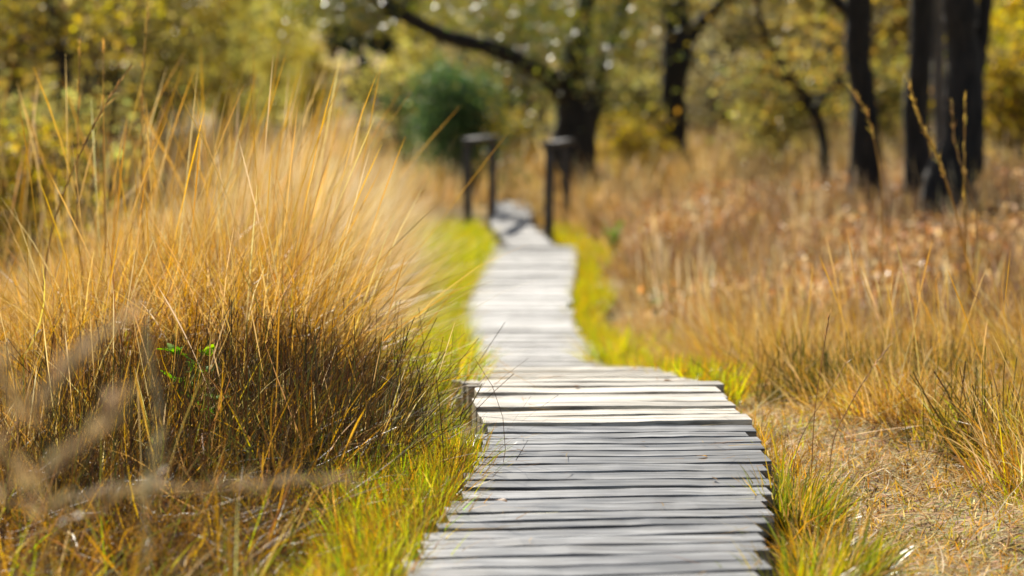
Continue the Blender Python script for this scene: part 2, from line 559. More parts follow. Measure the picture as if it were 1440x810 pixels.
def tussocks(r, cx, cy, per, rad, h, w, pal, lean0, wind, tip=None, segs=4, curl=(.5, .5), stalks=0, stalk_h=1.4, jit=.18, acc=None):
    """Tufts: every centre sprouts per blades that fan out; wind = (azimuth, extra lean)."""
    acc = acc or Acc()
    n = len(cx)
    hh = np.broadcast_to(h, (n,)) * r.uniform(.66, 1.2, n)
    tone = np.exp(r.normal(0, .13, n))
    idx = np.repeat(np.arange(n), np.broadcast_to(per, (n,)).astype(int))
    m = len(idx)
    ra, rd = r.uniform(0, 2 * PI, m), np.sqrt(r.uniform(0, 1, m)) * np.broadcast_to(rad, (n,))[idx]
    x = cx[idx] + np.cos(ra) * rd
    y = cy[idx] + np.sin(ra) * rd
    z = ground_z(x, y) - .02
    ln = np.abs(r.normal(0, 1, m)) * lean0 * np.where(r.uniform(0, 1, m) < .22, 2.3, 1)
    vx = np.cos(ra) * ln + wind[1] * np.cos(wind[0])
    vy = np.sin(ra) * ln + wind[1] * np.sin(wind[0])
    az, le = np.arctan2(vy, vx), np.hypot(vx, vy)
    c = pick(r, m, pal, jit) * tone[idx][:, None]
    tc = pick(r, m, tip, jit) if tip else None
    V, F, cc = blades(r, x, y, z, hh[idx] * r.uniform(.55, 1.1, m), w * r.uniform(.6, 1.4, m), az, le, np.abs(r.normal(curl[0], curl[1], m)), np.clip(c, 0, .9), segs, tc)
    acc.add(V, F, cc)
    if np.any(stalks):
        sw = .005 if np.mean(cy) < 16 else .0065
        idx = np.repeat(np.arange(n), r.poisson(stalks, n) if np.ndim(stalks) == 0 else r.poisson(stalks))
        m = len(idx)
        if m:
            x = cx[idx] + r.normal(0, .08, m); y = cy[idx] + r.normal(0, .08, m)
            ra = r.uniform(0, 2 * PI, m); ln = np.abs(r.normal(0, .19, m))
            vx = np.cos(ra) * ln + wind[1] * .7 * np.cos(wind[0]); vy = np.sin(ra) * ln
            V, F, cc = blades(r, x, y, ground_z(x, y), np.broadcast_to(stalk_h, (n,))[idx] * r.uniform(.48, 1.05, m), sw, np.arctan2(vy, vx), np.hypot(vx, vy), np.abs(r.normal(.15, .2, m)), pick(r, m, STRAW), 9, pick(r, m, STRAW + GOLD[:1] if sw < .006 else PALE), "stalk")
            acc.add(V, F, cc)
    return acc


fl = lambda y: -.212 * y - 1.1          # a metre beyond the frame's left edge
fr = lambda y: .212 * y + 1.1
pl = lambda y, o=0: deck_x(y) - .5 - o
pr = lambda y, o=0: deck_x(y) + .5 + o
blur = np.vectorize(lambda v: v)

# ---- tall dry grass on the left
r = np.random.default_rng(5)
left_lim = lambda y: np.interp(y, [9, 11, 14, 20, 26, 33], [-.84, -1.06, -1.22, -1.24, -1.14, -1.05]) + .07 * np.sin(y * 2.1)


def dens_left(x, y):
    px = 720 + x / y * FPX
    # thin at the far left where the ground shows through
    return np.clip(sm(10, 150, px) * .9 + .1, 0, 1)


ENVB = ([-200, 0, 60, 110, 200, 300, 400, 480, 560, 640, 700], [385, 378, 365, 350, 310, 258, 198, 200, 235, 290, 335])
ENVS = ([-200, 0, 100, 200, 300, 380, 450, 520, 600, 660], [120, 85, 50, 50, 75, 62, 100, 145, 215, 290])


def env_h(x, y, env, lo, hi):
    """How tall the bank grows where it stands (tallest in its middle, lower to both ends)."""
    px = 720 + x / y * FPX
    top = CAM_Z - (np.interp(px, *env) - 100) / FPX * y
    return np.clip(top - ground_z(x, y), lo, np.interp(y, [9, 11, 13], [hi * .72, hi * .88, hi]))


acc = Acc()
tx, ty = scatter(r, 150, 9.5, 16, fl, left_lim, dens_left)
tussocks(r, tx, ty, 215, .21, env_h(tx, ty, ENVB, .35, 1.12), .0055, GOLD + GOLD + STRAW[:3], .29, (0.1, .10), STRAW, 5, (.7, .6), 3.2 + 4.5 * sm(180, 380, 720 + tx / ty * FPX), env_h(tx, ty, ENVS, .5, 1.95), acc=acc)
tx, ty = scatter(r, 250, 16, 33, fl, left_lim)
tussocks(r, tx, ty, 190, .27, env_h(tx, ty, ENVB, .3, 1.2), .0065, PALE + STRAW, .26, (0.0, .19), PALE, 4, (.5, .4), .9 + 7.5 * sm(250, 430, 720 + tx / ty * FPX), env_h(tx, ty, ENVS, .4, 1.5), acc=acc)
# loose bent and broken leaves through the bank
x, y = scatter(r, 22000, 9.3, 15.5, fl, left_lim, dens_left)
n = len(x)
hb = env_h(x, y, ENVB, .3, 1.1)
V, F, c = blades(r, x, y, ground_z(x, y) + hb * r.uniform(0, .55, n), hb * r.uniform(.18, .6, n), r.uniform(.003, .0075, n), r.normal(.1, 1.5, n), np.abs(r.normal(.55, .45, n)), r.normal(.9, 1.1, n), pick(r, n, GOLD + STRAW + BROWN, .25), 5)
acc.add(V, F, c)
o = acc.build("tall_dry_grass", M_DRY)
tag(o, "tall golden dry grass swaying in a dense bank left of the boardwalk", "grass", kind="stuff")

# ---- low golden undergrowth in front of the bank
acc = Acc()
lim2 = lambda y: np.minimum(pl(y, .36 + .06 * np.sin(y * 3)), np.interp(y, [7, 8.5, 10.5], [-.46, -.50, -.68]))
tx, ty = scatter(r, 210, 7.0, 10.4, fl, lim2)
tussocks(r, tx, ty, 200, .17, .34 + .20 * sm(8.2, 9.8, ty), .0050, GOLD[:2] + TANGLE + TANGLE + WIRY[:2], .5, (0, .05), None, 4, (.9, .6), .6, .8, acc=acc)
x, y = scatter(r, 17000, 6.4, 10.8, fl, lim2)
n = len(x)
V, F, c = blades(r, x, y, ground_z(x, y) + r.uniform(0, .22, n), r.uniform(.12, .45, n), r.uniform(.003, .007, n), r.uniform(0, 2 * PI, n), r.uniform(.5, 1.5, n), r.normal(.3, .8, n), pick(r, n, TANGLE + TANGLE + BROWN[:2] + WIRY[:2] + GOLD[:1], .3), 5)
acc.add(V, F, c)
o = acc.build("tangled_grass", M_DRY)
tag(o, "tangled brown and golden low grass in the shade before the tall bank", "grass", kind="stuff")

# ---- brighter blades standing through the tangle
acc = Acc()
tx, ty = scatter(r, 120, 8.0, 10.2, fl, lim2)
tussocks(r, tx, ty, 70, .12, .50, .0052, GOLD + GOLD + YELLOWG[:2] + LIME[:1], .38, (.3, .06), STRAW, 5, (.8, .7), 1.0, .9, acc=acc)
o = acc.build("golden_blades", M_DRY)
tag(o, "golden and yellow green blades standing through the dark tangle at the foot of the bank", "grass", kind="stuff")

# ---- dark wiry stems in the undergrowth
acc = Acc()
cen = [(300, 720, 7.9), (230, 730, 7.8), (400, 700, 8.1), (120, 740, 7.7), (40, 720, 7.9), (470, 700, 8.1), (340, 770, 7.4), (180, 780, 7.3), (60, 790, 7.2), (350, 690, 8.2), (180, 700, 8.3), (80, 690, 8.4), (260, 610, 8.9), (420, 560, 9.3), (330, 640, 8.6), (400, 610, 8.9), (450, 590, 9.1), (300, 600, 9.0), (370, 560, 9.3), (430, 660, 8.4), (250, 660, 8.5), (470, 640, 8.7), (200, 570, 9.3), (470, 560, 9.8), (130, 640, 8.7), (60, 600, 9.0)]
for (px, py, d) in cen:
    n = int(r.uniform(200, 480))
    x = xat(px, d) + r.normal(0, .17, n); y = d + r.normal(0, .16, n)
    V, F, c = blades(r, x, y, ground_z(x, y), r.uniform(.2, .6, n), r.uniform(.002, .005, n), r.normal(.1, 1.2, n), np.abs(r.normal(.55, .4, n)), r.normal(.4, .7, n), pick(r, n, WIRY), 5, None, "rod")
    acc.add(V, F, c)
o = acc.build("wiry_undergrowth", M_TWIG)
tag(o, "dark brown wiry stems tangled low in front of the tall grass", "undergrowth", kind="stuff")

# ---- green fringe along the boards
acc = Acc()
x, y = scatter(r, 30000, 5.6, 11.8, lambda y: pl(y, .05) - (.22 + .10 * np.sin(y * 2.7) + .22 * sm(8.4, 9.6, y)), lambda y: pl(y, .01 + .13 * sm(8.5, 9.1, y) * sm(12, 11.2, y)))
n = len(x)
pat = .5 + .5 * np.sin(x * 7 + y * 2.2) * np.sin(y * 3.3 + 1)
gcol = np.where((r.uniform(0, 1, n) < .10 + .5 * pat + .35 * sm(8.2, 9.2, y))[:, None], pick(r, n, LIME, .28), pick(r, n, YELLOWG + GOLD + TANGLE[:2], .28))
V, F, c = blades(r, x, y, ground_z(x, y), r.uniform(.10, .33, n) * np.interp(y, [8.3, 9.0, 10.2, 11], [1, .75, .8, 1.1]), r.uniform(.004, .0075, n), r.normal(2.5, 1.6, n), np.abs(r.normal(.25, .22, n)), np.abs(r.normal(.6, .5, n)), gcol, 4)
acc.add(V, F, c)
x, y = scatter(r, 34000, 10.6, 30, lambda y: pl(y, .85), lambda y: pl(y, 0))
n = len(x)
V, F, c = blades(r, x, y, ground_z(x, y), r.uniform(.14, .42, n), r.uniform(.007, .013, n), r.normal(0, 1.6, n), np.abs(r.normal(.2, .22, n)), np.abs(r.normal(.5, .4, n)), pick(r, n, LIME + YELLOWG[:2]), 3)
acc.add(V, F, c)
x, y = scatter(r, 15000, 11.2, 31, lambda y: pr(y, .0), lambda y: pr(y, .26 + .1 * np.sin(y * 1.7)))
n = len(x)
V, F, c = blades(r, x, y, ground_z(x, y), r.uniform(.10, .30, n), r.uniform(.006, .012, n), r.normal(1, 1.8, n), np.abs(r.normal(.25, .25, n)), np.abs(r.normal(.5, .4, n)), pick(r, n, YELLOWG + LIME[:2] + GOLD[:1]), 3)
acc.add(V, F, c)
o = acc.build("fringe_grass", M_GREEN)
tag(o, "short lime green and yellow grass growing along both edges of the boardwalk", "grass", kind="stuff")

# ---- worn ground on the right: straw litter and moss
acc = Acc()
x, y = scatter(r, 40000, 5.8, 15, lambda y: pr(y, .03), fr)
n = len(x)
V, F, c = blades(r, x, y, ground_z(x, y) + r.uniform(.0, .03, n), r.uniform(.02, .10, n), r.uniform(.0025, .0055, n), r.uniform(0, 2 * PI, n), r.normal(1.35, .25, n), r.normal(0, .3, n), pick(r, n, PALE + STRAW), 2)
acc.add(V, F, c)
x, y = scatter(r, 9000, 5.8, 15, lambda y: pr(y, .03), fr, lambda x, y: (np.sin(x * 5 + y * 2.3) * np.sin(y * 4.1 - x * 2) > -.1) * 1.0)
n = len(x)
V, F, c = blades(r, x, y, ground_z(x, y), r.uniform(.02, .10, n), r.uniform(.004, .012, n), r.uniform(0, 2 * PI, n), r.normal(1.3, .3, n), r.normal(0, .5, n), pick(r, n, [(.10, .06, .03, 3), (.17, .10, .05, 3), (.22, .20, .05, 2)]), 2)
acc.add(V, F, c)
x, y = scatter(r, 700, 5.8, 14, lambda y: pr(y, .03), fr)
n = len(x)
V, F, c = blades(r, x, y, ground_z(x, y) + .01, r.uniform(.15, .45, n), r.uniform(.003, .006, n), r.normal(.3, .9, n), r.normal(1.35, .12, n), r.normal(.1, .3, n), pick(r, n, PALE), 5)
acc.add(V, F, c)
n = 260
y = r.uniform(6.2, 14, n)
x = deck_x(y) + np.sign(r.uniform(-1, .7, n)) * (.5 - np.abs(r.normal(0, .14, n)))
V, F, c = blades(r, x, y, deck_z(y) + .012 + .012 * (y > 9.05), r.uniform(.03, .16, n), r.uniform(.002, .004, n), r.uniform(0, 2 * PI, n), r.normal(1.54, .03, n), r.normal(0, .05, n), pick(r, n, BROWN + STRAW), 3)
acc.add(V, F, c)
o = acc.build("straw_litter", M_MATTE)
tag(o, "pale flattened straw litter on the worn ground beside and on the boardwalk", "straw", kind="stuff")

acc = Acc()


def trail(x, y):
    """0 on the worn strip beside the boards, 1 off it."""
    c = np.interp(y, [5, 7, 9, 11, 14, 18, 24], [1.35, 1.42, 1.38, 1.15, .95, .8, .8])
    hw = np.interp(y, [5, 7, 9, 11, 14, 18, 24], [.55, .42, .36, .32, .26, .15, .02])
    return sm(hw * .6, hw * 1.25, np.abs(x - c))


x, y = scatter(r, 76000, 6, 20, lambda y: pr(y, .05), fr, lambda x, y: .55 + .45 * trail(x, y))
n = len(x)
hgt = (.05 + .15 * trail(x, y)) * r.uniform(.5, 1.5, n)
pat = np.sin(x * 4.1 + y * 1.3) * np.sin(y * 2.4 - x) > .1
gcol = np.where(pat[:, None], pick(r, n, YELLOWG + STRAW), pick(r, n, STRAW + GOLD))
V, F, c = blades(r, x, y, ground_z(x, y), hgt, r.uniform(.003, .006, n), r.uniform(0, 2 * PI, n), np.abs(r.normal(.4, .4, n)), np.abs(r.normal(.6, .5, n)), gcol, 3)
acc.add(V, F, c)
o = acc.build("short_grass", M_DRY)
tag(o, "short yellowish grass thinning out over the worn strip beside the boards", "grass", kind="stuff")

# ---- the field on the right
acc = Acc()
off = lambda x, y: trail(x, y) * sm(.25, .7, x - pr(y))
tx, ty = scatter(r, 185, 8.2, 16, lambda y: pr(y, .45), fr, lambda x, y: off(x, y) * sm(0, 1.2, (y - 8.2) + (x - 1.6) * .8))
tussocks(r, tx, ty, 200, .20, (.32 + .24 * sm(9.5, 12.5, ty)) * (1 + .45 * np.sin(tx * 3.1 + ty * 1.3) * np.sin(ty * 2.2 - tx)), .005, STRAW + GOLD + BROWN + YELLOWG[:2], .55, (2.8, .03), STRAW, 4, (.8, .6), 3.2, .8, acc=acc)
tx, ty = scatter(r, 430, 15, 34, lambda y: pr(y, .38), fr)
tussocks(r, tx, ty, 150, .30, .46 * (1 + .5 * np.sin(tx * 1.9 + ty * .8) * np.sin(ty * 1.1 - tx * .7)), .0075, STRAW + GOLD[:3] + STRAW[:2] + PINKB + BROWN[:2], .48, (2.9, .03), PINKB + STRAW, 4, (.9, .6), 4.5, 1.0, acc=acc)
tx, ty = scatter(r, 330, 33, 56, fl, fr)
tussocks(r, tx, ty, 80, .45, .85, .022, STRAW + BROWN, .32, (0, .02), STRAW + PALE, 3, (.5, .4), 2, 1.2, acc=acc)
o = acc.build("field_grass", M_DRY)
tag(o, "straw and russet grass covering the field right of the boardwalk and under the trees", "grass", kind="stuff")

# ---- russet heather in the field
acc = Acc()
hx, hy = scatter(r, 170, 12.5, 32, lambda y: pr(y, .9), fr, lambda x, y: sm(.5, 3, x - pr(y)) * .8 + .2 * (np.sin(x * 1.7 + y) > .3))
for cx_, cy_ in zip(hx, hy):
    n = 260
    a, q = r.uniform(0, 2 * PI, n), np.sqrt(r.uniform(0, 1, n)) * .32
    x, y = cx_ + np.cos(a) * q, cy_ + np.sin(a) * q
    V, F, c = blades(r, x, y, ground_z(x, y), r.uniform(.25, .68, n), r.uniform(.007, .016, n), a, np.abs(r.normal(.3, .35, n)), r.normal(.3, .6, n), pick(r, n, PINKB + BROWN), 3, None, "rod")
    acc.add(V, F, c)
o = acc.build("russet_heather", M_TWIG)
tag(o, "russet and grey pink heather scrub across the field before the trees", "heather", kind="stuff")

# ---- dead bracken, curled and rusty
acc = Acc()
BRACK = [(.40, .22, .09, 4), (.30, .15, .06, 3), (.52, .36, .20, 3), (.20, .10, .045, 2), (.60, .46, .30, 1.5)]
kx, ky = scatter(r, 150, 14, 31, lambda y: pr(y, .8), fr, lambda x, y: ((np.sin(x * 1.3 + y * .9) + np.sin(y * .7 - x * .6 + 1)) > .1) * sm(.3, 2.2, x - pr(y)))
for cx_, cy_ in zip(kx, ky):
    n = 260
    w_, h_ = r.uniform(.25, .5), r.uniform(.3, .72)
    q = r.normal(0, 1, (n, 3)) * [w_ * .6, w_ * .6, .13]
    P = q + [cx_, cy_, 0]
    P[:, 2] = ground_z(P[:, 0], P[:, 1]) + h_ * r.uniform(.35, 1, n) + q[:, 2] * .3
    V, F, c = leaf_cloud(r, P, .058, BRACK, .03)
    acc.add(V, F, c)
    m = 40
    x, y = cx_ + r.normal(0, w_ * .5, m), cy_ + r.normal(0, w_ * .5, m)
    V, F, c = blades(r, x, y, ground_z(x, y), h_ * r.uniform(.6, 1.2, m), .009, r.uniform(0, 6.28, m), np.abs(r.normal(.3, .3, m)), r.normal(.4, .5, m), pick(r, m, BRACK), 4, None, "rod")
    acc.add(V, F, c)
o = acc.build("dead_bracken", M_LEAF)
tag(o, "rusty curled dead bracken patches scattered through the field on the right", "bracken", kind="stuff")

# ---- dark shaded heather tufts low in the right field
acc = Acc()
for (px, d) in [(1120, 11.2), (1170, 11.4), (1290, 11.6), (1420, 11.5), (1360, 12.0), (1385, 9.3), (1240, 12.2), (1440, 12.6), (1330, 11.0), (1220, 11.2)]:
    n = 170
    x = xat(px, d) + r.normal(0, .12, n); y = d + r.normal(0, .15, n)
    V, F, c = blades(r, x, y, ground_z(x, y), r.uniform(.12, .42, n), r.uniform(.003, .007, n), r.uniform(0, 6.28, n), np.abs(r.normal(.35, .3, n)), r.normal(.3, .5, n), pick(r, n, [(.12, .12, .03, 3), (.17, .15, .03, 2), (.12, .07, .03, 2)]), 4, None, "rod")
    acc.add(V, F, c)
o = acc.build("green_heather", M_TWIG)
tag(o, "dark olive heather sprigs low among the straw grass on the right", "heather", kind="stuff")

# ------------------------------------------------------------------ single tufts and stalks
def tuft(name, px, d, n, rad, h, w, pal, label, lean=.3, wind=(0, 0), m=M_GREEN, curl=(.6, .4), group=None, cat="grass tuft", segs=6):
    x0 = xat(px, d)
    z0 = float(ground_z(x0, d))
    q = np.sqrt(r.uniform(0, 1, n)) * rad
    a = r.uniform(0, 2 * PI, n)
    x, y = np.cos(a) * q * 1.0, np.sin(a) * q
    ln = np.abs(r.normal(0, 1, n)) * lean
    vx, vy = np.cos(a) * ln + wind[1] * math.cos(wind[0]), np.sin(a) * ln + wind[1] * math.sin(wind[0])
    V, F, c = blades(r, x, y, ground_z(x + x0, y + d) - z0 - .01, h * r.uniform(.5, 1.12, n), w * r.uniform(.6, 1.35, n), np.arctan2(vy, vx), np.hypot(vx, vy), np.abs(r.normal(curl[0], curl[1], n)), pick(r, n, pal), segs)
    o = mesh_np(name, V, F, m, None, c)
    o.location = (x0, d, z0)
    return tag(o, label, cat, group)


TUFT = [(.19, .22, .03, 4), (.28, .26, .03, 3), (.44, .30, .05, 3), (.11, .15, .03, 2), (.52, .36, .14, 2)]
tuft("grass_tuft", 1128, 7.75, 380, .11, .27, .0065, TUFT, "bushy green grass tuft against the right edge of the nearest boards", .32, (-.3, .05), cat="grass tuft", group="green tufts beside the boards")
tuft("grass_tuft", 1185, 7.0, 420, .13, .25, .0065, TUFT, "low spreading green grass tuft nearest the camera right of the boards", .48, (-.2, .1), group="green tufts beside the boards")
tuft("grass_tuft", 1140, 6.5, 260, .08, .27, .0075, YELLOWG + TUFT[:2], "yellow green grass tuft at the lower right corner of the boards", .30, (.2, .05), group="green tufts beside the boards")
tuft("grass_tuft", 885, 17.0, 420, .24, .46, .012, YELLOWG + LIME, "bright yellow green tuft where the boardwalk bends behind the raised planks", .3, (0, .05), group="green tufts beside the boards")
tuft("grass_tuft", 612, 12.9, 360, .16, .40, .009, LIME, "lime green tuft left of the boardwalk beyond the raised planks", .35, (-.2, .1), group="green tufts beside the boards")


def stalk(name, pts, d0, dd, w, col, label, m=M_DRY, cat="grass stalk", head=.3, spik=26, group=None):
    """One tall seeding stem through photo points; its head carries spikelets."""
    P = np.array([at(px, py, d0 + dd * k / max(1, len(pts) - 1)) for k, (px, py) in enumerate(pts)])
    gz = float(ground_z(P[0][0], P[0][1]))
    base = np.array([P[0][0], P[0][1], gz])
    if P[0][2] > gz + .03:
        P = np.vstack([base + [(P[0][0] - P[1][0]) * .3, 0, -.02], P])
        base = P[0].copy()
    L = smooth_line(P, 22)
    loc = L[0].copy()
    o = empty(name, loc)
    a = Acc()
    V, F = tube(L - loc, np.linspace(w * .5, w * .28, len(L)), 6)
    a.add(V, F, col)
    a.build("stem", m, o)
    n = spik
    s0 = int(len(L) * (1 - head))
    k = r.uniform(s0, len(L) - 1.01, n)
    i0 = k.astype(int); f = (k - i0)[:, None]
    Q = L[i0] * (1 - f) + L[i0 + 1] * f - loc
    T = L[np.minimum(i0 + 1, len(L) - 1)] - L[i0]
    T /= np.linalg.norm(T, axis=1)[:, None]
    az = np.arctan2(T[:, 1], T[:, 0]); le = np.arccos(np.clip(T[:, 2], -1, 1))
    V, F, c = blades(r, Q[:, 0], Q[:, 1], Q[:, 2], r.uniform(.018, .05, n) * min(1.5, (w / .004) ** .5), min(w, .007 if d0 < 6 else .0095) * r.uniform(.7, 1.3, n), az + r.normal(0, .3, n), le + r.normal(0, .18, n), r.normal(0, .3, n), pick(r, n, [(*col, 1)]), 3)
    mesh_np("seed_head", V, F, m, o, c)
    return tag(o, label, cat, group)


SG = "tall seeding grass stalks on the right"
C1, C2 = (.44, .30, .10), (.36, .24, .10)
stalk("grass_stalk", [(1362, 430), (1358, 330), (1356, 250), (1357, 140)], 12.6, -.1, .012, C1, "tallest seeding grass stalk standing upright before the forked black trunk", head=.45, spik=60, group=SG)
stalk("grass_stalk", [(1366, 420), (1352, 330), (1322, 230), (1296, 175), (1280, 122)], 12.4, -.2, .012, C1, "seeding grass stalk leaning left across the twin black trunks", head=.5, spik=70, group=SG)
stalk("grass_stalk", [(1368, 400), (1372, 300), (1345, 210), (1338, 150)], 12.8, .1, .010, C2, "thinner seeding grass stalk between the two tallest ones", head=.4, spik=40, group=SG)
stalk("grass_stalk", [(1240, 330), (1238, 250), (1222, 170), (1196, 122)], 13.2, .1, .009, C1, "lone seeding grass stalk bending left in front of the single straight black trunk", head=.35, spik=36, group=SG)
stalk("grass_stalk", [(1143, 620), (1148, 560), (1160, 480), (1166, 445)], 8.6, .0, .0040, (.40, .25, .12), "thin brown grass stalk rising beside the end of the step", head=.35, spik=22, group=SG)
stalk("grass_stalk", [(1172, 620), (1195, 570), (1225, 520), (1252, 485)], 8.7, .0, .0045, (.44, .30, .16), "pale grass stalk arching right over the worn straw strip", head=.55, spik=36, group=SG)
stalk("grass_stalk", [(1120, 635), (1140, 590), (1160, 560), (1190, 510)], 8.5, .1, .0030, (.34, .22, .12), "short wispy grass stalk rising from the tuft beside the boards", head=.3, spik=14, group=SG)

for (px, py, d) in [(738, 652, 8.4), (905, 640, 8.6), (1010, 706, 7.85), (700, 735, 7.5), (812, 548, 10.0), (945, 541, 10.3), (985, 662, 8.3)]:
    x0 = xat(px, d)
    n = 2
    V, F, c = blades(r, np.array([0, .008]), np.zeros(n), np.array([.004, .004]), r.uniform(.03, .05, n), .022, r.uniform(0, 6.28, n), np.full(n, 1.35), r.normal(.5, .3, n), pick(r, n, [(.30, .16, .06, 1), (.20, .11, .05, 1)]), 4)
    o = mesh_np("fallen_leaf", V[:10], F[:4], M_LEAF, None, c[:10])
    o.location = (x0, d, float(deck_z(d)) + (.02 if d > 9.1 else .006))
    tag(o, "small dry curled leaf lying on the boardwalk planks", "leaf", "dry leaves on the boardwalk")

# blurred stems close to the camera at the left
NG = "pale bent grass stems close to the camera"
PALEC, WARM = (.54, .41, .23), (.48, .34, .15)
stalk("grass_stalk", [(-40, 770), (60, 715), (190, 688), (330, 684), (480, 672)], 3.7, .5, .0085, PALEC, "long pale grass stem arching rightwards low over the dark tangle", head=.8, spik=150, m=M_MATTE, cat="grass stalk", group=NG)
stalk("grass_stalk", [(-30, 620), (40, 570), (110, 500), (185, 440)], 3.2, .3, .011, PALEC, "thick blurred pale stem slanting up right at the left edge", head=.8, spik=150, m=M_MATTE, cat="grass stalk", group=NG)
stalk("grass_stalk", [(-30, 720), (50, 670), (130, 610), (160, 560)], 3.3, .2, .0085, PALEC, "pale blurred stem slanting up below the thick one at the left edge", head=.8, spik=150, m=M_MATTE, cat="grass stalk", group=NG)
stalk("grass_stalk", [(60, 790), (140, 720), (180, 690), (232, 660)], 4.6, .3, .008, WARM, "short straw stem leaning right among the lower left tangle", head=.6, spik=24, cat="grass stalk", group=NG)
stalk("grass_stalk", [(205, 760), (212, 680), (222, 600), (208, 480)], 3.9, .1, .006, (.42, .36, .22), "faint upright blurred stem before the dark wiry tangle", head=.8, spik=150, m=M_MATTE, cat="grass stalk", group=NG)
stalk("grass_stalk", [(120, 470), (115, 380), (108, 300), (112, 60)], 10.6, .2, .009, C1, "tallest upright seeding stem at the left end of the golden bank", head=.3, spik=40, cat="grass stalk", group="tall stems above the golden bank")
stalk("grass_stalk", [(150, 470), (148, 330), (145, 200), (146, 62)], 10.9, .2, .009, C1, "upright seeding stem with a thick pale tip in the golden bank", head=.3, spik=44, cat="grass stalk", group="tall stems above the golden bank")
stalk("grass_stalk", [(206, 470), (200, 300), (200, 130), (208, 15)], 11.2, .3, .009, C1, "long thin seeding stem reaching the top edge above the golden bank", head=.35, spik=40, cat="grass stalk", group="tall stems above the golden bank")
stalk("grass_stalk", [(60, 420), (80, 300), (130, 180), (185, 90)], 10.3, .3, .009, C2, "seeding stem leaning right across the upright stems at the left", head=.35, spik=36, cat="grass stalk", group="tall stems above the golden bank")

# loose blurred blades near the camera, bottom left
acc = Acc()
x, y = scatter(r, 850, 3.4, 6.6, lambda y: -.212 * y - .5, lambda y: -.115 * y - .10 * (y < 5))
n = len(x)
V, F, c = blades(r, x, y, ground_z(x, y), r.uniform(.30, .62, n) * np.interp(y, [3.6, 5, 6.6], [1.25, 1.0, .75]), r.uniform(.004, .008, n), r.normal(.2, 1.0, n), np.abs(r.normal(.45, .3, n)), np.abs(r.normal(.8, .5, n)), pick(r, n, TANGLE + STRAW + GOLD[:2] + LIME[:1], .3), 6)
acc.add(V, F, c)
x, y = scatter(r, 7000, 5.0, 7.6, fl, lambda y: pl(y, .22))
n = len(x)
V, F, c = blades(r, x, y, ground_z(x, y), r.uniform(.15, .42, n), r.uniform(.004, .007, n), r.normal(0, 1.5, n), np.abs(r.normal(.5, .4, n)), np.abs(r.normal(.8, .5, n)), pick(r, n, TANGLE + TANGLE + WIRY + GOLD[:1] + LIME[:1], .3), 5)
acc.add(V, F, c)
o = acc.build("foreground_grass", M_DRY)
tag(o, "loose blurred straw and yellow blades close to the camera at the lower left", "grass", kind="stuff")


# ------------------------------------------------------------------ small leafy plants
def sprig(px, py, d, nst, h, leaf, pal, label, nl=9, top=True):
    p = at(px, py, d)
    gz = float(ground_z(p[0], d))
    H = max(h, p[2] - gz) if top else h
    o = empty("leafy_sprig", (p[0], d, gz))
    a, b = Acc(), Acc()
    for s in range(nst):
        az = r.uniform(0, 2 * PI)
        tip = np.array([math.cos(az) * H * .25, math.sin(az) * H * .25, H * r.uniform(.7, 1.05)])
        L = smooth_line([[0, 0, -.02], tip * [.3, .3, .5], tip], 8)
        V, F = tube(L, np.linspace(.004, .0018, 8), 6)
        a.add(V, F, (.12, .12, .04))
        m = nl
        k = r.uniform(2.5, 6.99, m).astype(int)
        Q = L[k]
        aa = r.uniform(0, 2 * PI, m)
        V, F, c = blades(r, Q[:, 0], Q[:, 1], Q[:, 2], leaf * r.uniform(.7, 1.3, m), leaf * .62, aa, r.uniform(.7, 1.5, m), r.uniform(.1, .6, m), pick(r, m, pal), 4, yaw=aa + PI / 2)
        b.add(V, F, c)
    a.build("stem", M_TWIG, o)
    b.build("foliage", M_SPRIG, o)
    return tag(o, label, "plant", "small leafy plants among the grass")


GLEAF = [(.20, .42, .04, 3), (.30, .48, .05, 2), (.14, .28, .04, 1)]
sprig(265, 480, 8.8, 6, .4, .07, GLEAF, "small bright green leafy sprig in the golden undergrowth below the tall bank")
sprig(290, 540, 8.5, 5, .3, .06, GLEAF, "green leafy sprig in the dark tangle under the brightest sprig", 8)
sprig(465, 612, 8.2, 6, .25, .065, GLEAF, "light green leafy sprig beside the green fringe left of the boards", 9)
sprig(525, 405, 13.2, 6, .5, .09, [(.06, .14, .03, 3), (.10, .18, .04, 2)], "dark green leafy plant at the shady right foot of the tall bank", 10)
sprig(862, 330, 27.0, 9, .5, .055, GLEAF, "fresh green plant right of the far boardwalk corner", 22)
sprig(930, 400, 21.0, 5, .3, .09, [(.20, .24, .08, 3), (.28, .30, .10, 2)], "grey green plant among russet grass right of the silvery planks", 10)
sprig(420, 706, 7.6, 4, .2, .055, GLEAF, "low green sprig in the tangle nearest the lower left", 7)


